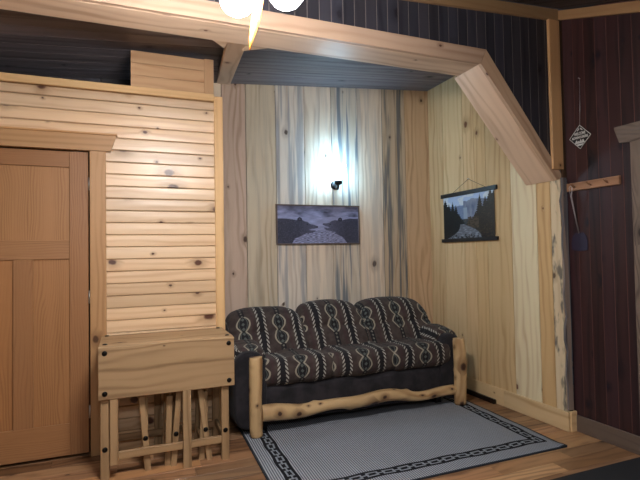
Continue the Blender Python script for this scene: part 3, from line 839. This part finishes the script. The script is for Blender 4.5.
def bears(u, v):
    x, y = u * 640, (1 - v) * 327 
    bg = .24 + .16 * nz(x / 70, y / 35) + .05 * math.sin(x / 35.) * (1 if y < 100 else .3)
    if y > 95: bg = .32 + .09 * nz(x / 60, y / 18)
    if y > 215: bg = .25 + .30 * nz(x / 22, y / 6) + .02
    if y < 45: bg *= .75
    g = bg
    if inpoly(x, y, BL_): g = .040 + .07 * abs(nz(x / 14, y / 10)) + .035 * min(1, max(0, (x - 150) / 110))
    if inpoly(x, y, BR2): g = .045 + .07 * abs(nz(x / 14, y / 10, 4)) + .045 * min(1, max(0, (540 - x) / 130))
    # mane highlights
    if 380 < x < 560 and abs(y - (134 - (x - 380) * .28 + nz(x / 20, 1) * 6)) < 4: g = .33
    for ex, ey, r_ in ((226, 160, 5), (408, 160, 5), (354, 158, 6), (304, 184, 7)):
        if math.hypot(x - ex, y - ey) < r_: g = .015
    for ex, ey in ((169, 116), (490, 116)):
        d_ = math.hypot(x - ex, y - ey)
        if d_ < 17: g = .035 if d_ > 7 else .10
    g = max(.012, min(.6, g)); return (g * .90, g * .97, g * 1.55)
PB = thing('framed_picture', 'wide framed grey-blue print of two bears facing each other above the sofa', 'picture', (1.805, YB, 1.492))
xa, xb, za, zb_ = 1.353, 2.257, 1.493, 1.892; fw = .013
for lo, hi, gr in (((xa, za), (xb, za + fw), 0), ((xa, zb_ - fw), (xb, zb_), 0), ((xa, za + fw), (xa + fw, zb_ - fw), 2), ((xb - fw, za + fw), (xb, zb_ - fw), 2)):
    m = MB(); m.slab((lo[0], YB - .028, lo[1]), (hi[0], YB - .001, hi[1]), gr, .002, tn=(1.1, 1.1, 1.2)); m.build('frame_rail', M['darktrim'], PB)
picgrid('print', 1, 1, 256, 112, lambda u, v: V((xa + fw + (xb - xa - 2 * fw) * u, YB - .018, za + fw + (zb_ - za - 2 * fw) * v)), bears, vcol_mat('bear_print', .45), PB)

def canyon(u, v):
    y = 1 - v; n1 = nz(u * 6, y * 6); n2 = nz(u * 25, y * 25, 2)
    c = [.42, .55, .78]                                          # sky
    if y < .35 and n1 > .1: c = [.62, .70, .84]
    ridge = .26 + .05 * nz(u * 5, 1) if u < .42 else .12 + .10 * abs(u - .62) + .05 * nz(u * 9, 2)
    if u < .44 and y > .24 + .03 * n1: c = [.17 + .05 * n2, .24 + .05 * n2, .40 + .06 * n2]
    if u > .42 and y > ridge: c = [.20 + .11 * nz(u * 22, y * 5), .24 + .11 * nz(u * 22, y * 5), .34 + .10 * nz(u * 22, y * 5)]
    if .42 < u < .50 and y > .3: c = [.30, .38, .50]
    if y > .56: c = [.05 + .03 * n2, .06 + .03 * n2, .07]
    def tree(cx, top, w):                                        # conifer spire
        if y < top: return False
        k = (y - top); return abs(u - cx) < w * k * (0.75 + .5 * abs(math.sin(k * 60)))
    for cx, top, w in ((.04, .05, .30), (.12, .16, .25), (.20, .12, .16), (.27, .20, .18), (.33, .42, .35), (.40, .56, .4)):
        if tree(cx, top, w): c = [.010 + .01 * abs(n2), .014 + .012 * abs(n2), .020]
    for cx, top, w in ((.74, .03, .16), (.84, .10, .22), (.93, -.05, .24), (.66, .42, .35), (.99, .0, .3), (.56, .50, .4)):
        if tree(cx, top, w): c = [.030 + .045 * abs(n2), .026 + .03 * abs(n2), .022 + .015 * abs(n2)]
    if .72 > u > .50 and y > .52 and y < .78 and n2 > -.1: c = [.085, .065, .045]
    cx = .42 + .12 * math.sin((y - .66) * 8); w = .02 + (y - .66) * .95
    if y > .68 and abs(u - cx + .05) < w:
        q = .16 + .30 * max(0, nz(u * 14, y * 40, 5)); c = [q * .85, q * .97, q * 1.2]
    if y > .9 and n2 > .15: c = [.02, .02, .025]
    return tuple(max(.004, min(.8, a)) for a in c)
PC = thing('hanging_poster', 'river canyon poster on black hanger rails, hung by a cord on the pale board wall', 'poster', (XR, 3.89, 1.49))
y0, y1, z0, z1 = 3.495, 4.285, 1.50, 1.99
for zz_ in ((z0 - .005, z0 + .03), (z1 - .028, z1 + .012)):
    m = MB(); m.slab((XR - .026, y0 - .02, zz_[0]), (XR - .002, y1 + .02, zz_[1]), 1, .002); m.build('hanger_rail', M['blackwood'], PC)
picgrid('print', 1, 1, 150, 110, lambda u, v: V((XR - .014, y1 - .012 - (y1 - y0 - .024) * u, z0 + .03 + (z1 - z0 - .058) * v)), canyon, vcol_mat('canyon_print', .5), PC)
m = MB(); m.tube([(XR - .012, 4.12, z1 + .010), (XR - .010, 3.868, 2.112)], .0022, 6); m.tube([(XR - .010, 3.868, 2.112), (XR - .012, 3.62, z1 + .010)], .0022, 6); m.build('hanging_cord', M['cord'], PC)
m = MB(); m.tube([(XR + .001, 3.868, 2.112), (XR - .018, 3.868, 2.116)], .004, 8); m.build('nail', M['steel'], PC)

# ------------------------------------------------------------------ diamond sign on the dark wall
SG = thing('hanging_sign', 'small black diamond sign with white lettering hanging by a cord on the dark wall', 'sign', (XD, 2.650, 2.165))
cy_, cz_ = 2.650, 2.253; hw_, hh_ = .092, .090
m = MB(); m.prism([(cy_ - hw_, cz_), (cy_, cz_ - hh_), (cy_ + hw_, cz_), (cy_, cz_ + hh_)], (XD - .012, 0, 0), (0, 1, 0), (0, 0, 1), (.008, 0, 0)); m.build('sign_board', M['blackwood'], SG)
m = MB(); q = [(cy_ - hw_, cz_), (cy_, cz_ - hh_), (cy_ + hw_, cz_), (cy_, cz_ + hh_)]
for i in range(4):
    a, b = q[i], q[(i + 1) % 4]; m.tube([(XD - .0125, a[0], a[1]), (XD - .0125, b[0], b[1])], .0022, 6)
m.build('border', M['lettering'], SG)
def text3d(txt, loc, size, nm, parent, mat, width):
    cu = bpy.data.curves.new(nm, 'FONT'); cu.body = txt; cu.size = size; cu.align_x = 'CENTER'; cu.align_y = 'CENTER'; cu.extrude = .0008; cu.offset = .0006
    t = bpy.data.objects.new(nm, cu); COL.objects.link(t)
    bpy.context.view_layer.update()
    me = bpy.data.meshes.new_from_object(t); bpy.data.objects.remove(t)
    xs = [v.co.x for v in me.vertices]; k = width / (max(xs) - min(xs))
    o = bpy.data.objects.new(nm, me); COL.objects.link(o); o.parent = parent
    # text x -> world -Y, text y -> world Z, facing -X
    me.transform(Matrix(((0, 0, -1, 0), (-k, 0, 0, 0), (0, 1, 0, 0), (0, 0, 0, 1))))
    me.transform(Matrix.Translation(V(loc) - wl(parent))); me.materials.clear(); me.materials.append(mat); return o
text3d('WELCOME', (XD - .0133, cy_, cz_ + .026), .030, 'lettering', SG, M['lettering'], .098)
text3d('ADVENTURERS', (XD - .0133, cy_, cz_ - .003), .026, 'lettering', SG, M['lettering'], .140)
def ztri(pts): m = MB(); m.prism(pts, (XD - .0135, 0, 0), (0, 1, 0), (0, 0, 1), (.0015, 0, 0)); m.build('emblem', M['lettering'], SG)
for c0, w0, h0 in ((cy_ + .030, .016, .026), (cy_ + .012, .013, .020), (cy_ - .006, .012, .030), (cy_ - .026, .016, .026)):
    ztri([(c0 - w0, cz_ - .048), (c0 + w0, cz_ - .048), (c0 + w0 * .2, cz_ - .048 + h0), (c0 - w0 * .2, cz_ - .048 + h0)])
ztri([(cy_ - .032, cz_ - .053), (cy_ + .032, cz_ - .053), (cy_ + .018, cz_ - .066), (cy_ - .018, cz_ - .066)])
for s in (-1, 1): ztri([(cy_ + s * .004, cz_ + .060), (cy_ + s * .020, cz_ + .048), (cy_ + s * .026, cz_ + .052), (cy_ + s * .006, cz_ + .070)])
m = MB(); m.tube([(XD - .010, cy_, cz_ + hh_), (XD - .006, cy_ - .004, 2.52), (XD - .004, cy_ - .006, 2.70)], .0022, 6); m.build('hanging_cord', M['wire'], SG)
m = MB(); m.tube([(XD + .0, cy_ - .006, 2.70), (XD - .015, cy_ - .006, 2.704)], .004, 8); m.build('nail', M['steel'], SG)

# ------------------------------------------------------------------ coat rack and fly swatter
RK = thing('peg_rack', 'short reddish wooden peg rack screwed to the dark board wall', 'coat rack', (XD, 2.56, 1.85))
m = MB(); m.slab((XD - .02, 2.343, 1.849), (XD, 2.785, 1.911), 1, .004, br=(.3, .8, 0)); m.build('back_board', M['rack'], RK)
for py in (2.43, 2.565, 2.70):
    m = MB(); m.tube([(XD - .02, py, 1.875), (XD - .045, py, 1.882), (XD - .062, py, 1.892), (XD - .066, py, 1.902)], [.006, .006, .006, .008], 8); m.build('peg', M['rack'], RK)
FS = thing('fly_swatter', 'dark purple fly swatter hanging head down from the peg rack by a wire handle', 'fly swatter', (XD - .05, 2.70, 1.38))
m = MB()
m.tube([(XD - .068, 2.700, 1.885), (XD - .067, 2.715, 1.87), (XD - .06, 2.708, 1.80), (XD - .035, 2.700, 1.66), (XD - .006, 2.694, 1.52)], .0024, 6)
m.tube([(XD - .068, 2.700, 1.885), (XD - .067, 2.688, 1.87), (XD - .06, 2.700, 1.80), (XD - .035, 2.694, 1.66), (XD - .006, 2.688, 1.52)], .0024, 6)
m.build('handle', M['wire'], FS)
m = MB(); pts = [(2.655, 1.525), (2.63, 1.50), (2.618, 1.45), (2.622, 1.392), (2.69, 1.384), (2.755, 1.392), (2.76, 1.45), (2.748, 1.50), (2.722, 1.525)]
m.prism(pts, (XD - .0065, 0, 0), (0, 1, 0), (0, 0, 1), (.007, 0, 0)); m.build('paddle', M['purple'], FS)

# ------------------------------------------------------------------ dark metal strip by the baseboard
m = MB(); m.prism([(0, 0), (.034, 0), (.034, .030), (.026, .040), (.008, .040), (0, .030)], (XR - .056, 3.545, .001), (1, 0, 0), (0, 0, 1), (0, .62, 0))
tag(m.build('metal_strip', M['strip'], None, (XR - .04, 3.85, 0)), 'dark brown metal strip on the floor along the baseboard right of the sofa', 'metal strip')

# ------------------------------------------------------------------ wall sconce
SC = thing('wall_sconce', 'small black wall sconce with a glowing white glass shade above the bear picture', 'wall lamp', (1.975, YB, 2.06))
m = MB(); m.lathe((1.99, YB, 2.10), [(.045, 0), (.045, -.010), (.030, -.018), (.001, -.02)], 20, 'Y'); m.build('wall_plate', M['black'], SC)
m = MB(); m.tube([(1.99, YB - .015, 2.10), (1.99, YB - .05, 2.062), (1.985, YB - .09, 2.052), (1.98, YB - .12, 2.075), (1.98, YB - .12, 2.11)], [.012, .012, .012, .013, .014], 10); m.build('arm', M['black'], SC)
m = MB(); m.lathe((1.98, YB - .12, 2.085), [(.012, 0), (.036, .010), (.042, .030), (.036, .048), (.02, .05)], 18); m.build('socket_cup', M['black'], SC)
m = MB(); m.lathe((1.98, YB - .12, 2.135), [(.028, 0), (.045, .02), (.060, .055), (.058, .09), (.066, .125), (.080, .150), (.076, .150), (.055, .10), (.05, .06), (.02, .01)], 24); m.build('glass_shade', M['sconceglow'], SC)

# ------------------------------------------------------------------ antler chandelier
cx, cy = .43, 1.75
CH = thing('antler_chandelier', 'lit antler chandelier with frosted globe shades hanging at the top of the frame', 'chandelier', (cx, cy, 2.86))
m = MB(); m.lathe((cx, cy, 2.80), [(.06, 0.012), (.06, .0), (.03, -.02), (.008, -.03), (.008, -.16)], 20); m.build('canopy', M['black'], CH)
m = MB(); m.lathe((cx, cy, 2.60), [(.02, .05), (.045, .02), (.05, -.02), (.03, -.05), (.005, -.06)], 18); m.build('hub', M['antler'], CH)
for k in range(6):
    a = math.radians(90 - 64 * k) if k < 2 else math.radians(26 - 60 * (k - 1)); R_ = .195
    gx, gy, gz = cx + R_ * math.cos(a), cy + R_ * math.sin(a), 2.462 if k == 0 else 2.468
    pts = [V((cx, cy, 2.60)), V((cx + .06 * math.cos(a), cy + .06 * math.sin(a), 2.63)), V((cx + .14 * math.cos(a), cy + .14 * math.sin(a), 2.63)), V((gx, gy, 2.585)), V((gx, gy, 2.55))]
    m = MB(); m.tube(pts, [.02, .018, .016, .014, .016], 10)
    # a tine that curls upward beyond the arm
    m.tube([pts[2], pts[2] + V((.05 * math.cos(a + .5), .05 * math.sin(a + .5), .05)), pts[2] + V((.07 * math.cos(a + .8), .07 * math.sin(a + .8), .12))], [.013, .009, .002], 8)
    ar = m.build('antler_arm', M['antler'], CH)
    m = MB(); m.lathe((gx, gy, 2.535), [(.02, .025), (.034, .015), (.034, 0), (.02, -.005)], 16); m.build('socket_cup', M['black'], ar)
    m = MB(); m.lathe((gx, gy, gz), [(.026, .070), (.048, .055), (.068, .03), (.074, 0), (.068, -.03), (.050, -.055), (.025, -.070), (.002, -.074)], 24); m.build('globe_shade', M['shade'], ar)
# the long tine pointing down beside the shade
m = MB()
m.tube([V((cx, cy, 2.585)), V((.475, 1.84, 2.53)), V((.515, 1.915, 2.47)), V((.512, 1.945, 2.41)), V((.500, 1.955, 2.35)), V((.488, 1.955, 2.30)), V((.481, 1.953, 2.254))], [.018, .022, .021, .019, .016, .010, .002], 12)
m.build('antler_tine', M['antler'], CH)

# ------------------------------------------------------------------ lights
def area(name, loc, rot, size, power, col, sy=None):
    l = bpy.data.lights.new(name, 'AREA'); l.energy = power; l.color = col; l.size = size
    if sy: l.shape = 'RECTANGLE'; l.size_y = sy
    o = bpy.data.objects.new(name, l); COL.objects.link(o); o.location = loc; o.rotation_euler = rot; return o
def point(name, loc, power, col, r=.08):
    l = bpy.data.lights.new(name, 'POINT'); l.energy = power; l.color = col; l.shadow_soft_size = r
    o = bpy.data.objects.new(name, l); COL.objects.link(o); o.location = loc; return o
# the room's second ceiling lamp, behind the camera
point('room_lamp', (0, -.4, 2.3), 112, (.92, .96, 1.0), .16)
w_ = bpy.data.worlds.new('world'); S.world = w_; w_.use_nodes = True
w_.node_tree.nodes['Background'].inputs[0].default_value = (.6, .7, .9, 1); w_.node_tree.nodes['Background'].inputs[1].default_value = .05

# ------------------------------------------------------------------ camera (solved from the vanishing points)
cam = bpy.data.cameras.new('camera'); co = bpy.data.objects.new('camera', cam); COL.objects.link(co)
cam.sensor_fit = 'HORIZONTAL'; cam.sensor_width = 36; cam.lens = 482.65 / 640 * 36; cam.clip_start = .05
r = V((.92837496, -.37122498, -.01766198)); u = V((.00590593, -.03278137, .9994451)); f = V((.37159797, .92796411, .02824098))
mt = Matrix((( r.x, u.x, -f.x, 0), (r.y, u.y, -f.y, 0), (r.z, u.z, -f.z, 1.4), (0, 0, 0, 1)))
co.matrix_world = mt
S.camera = co
S.view_settings.view_transform = 'Standard'; S.view_settings.look = 'None'; S.view_settings.gamma = 1; S.view_settings.use_curve_mapping = False
S.view_settings.exposure = 0.16
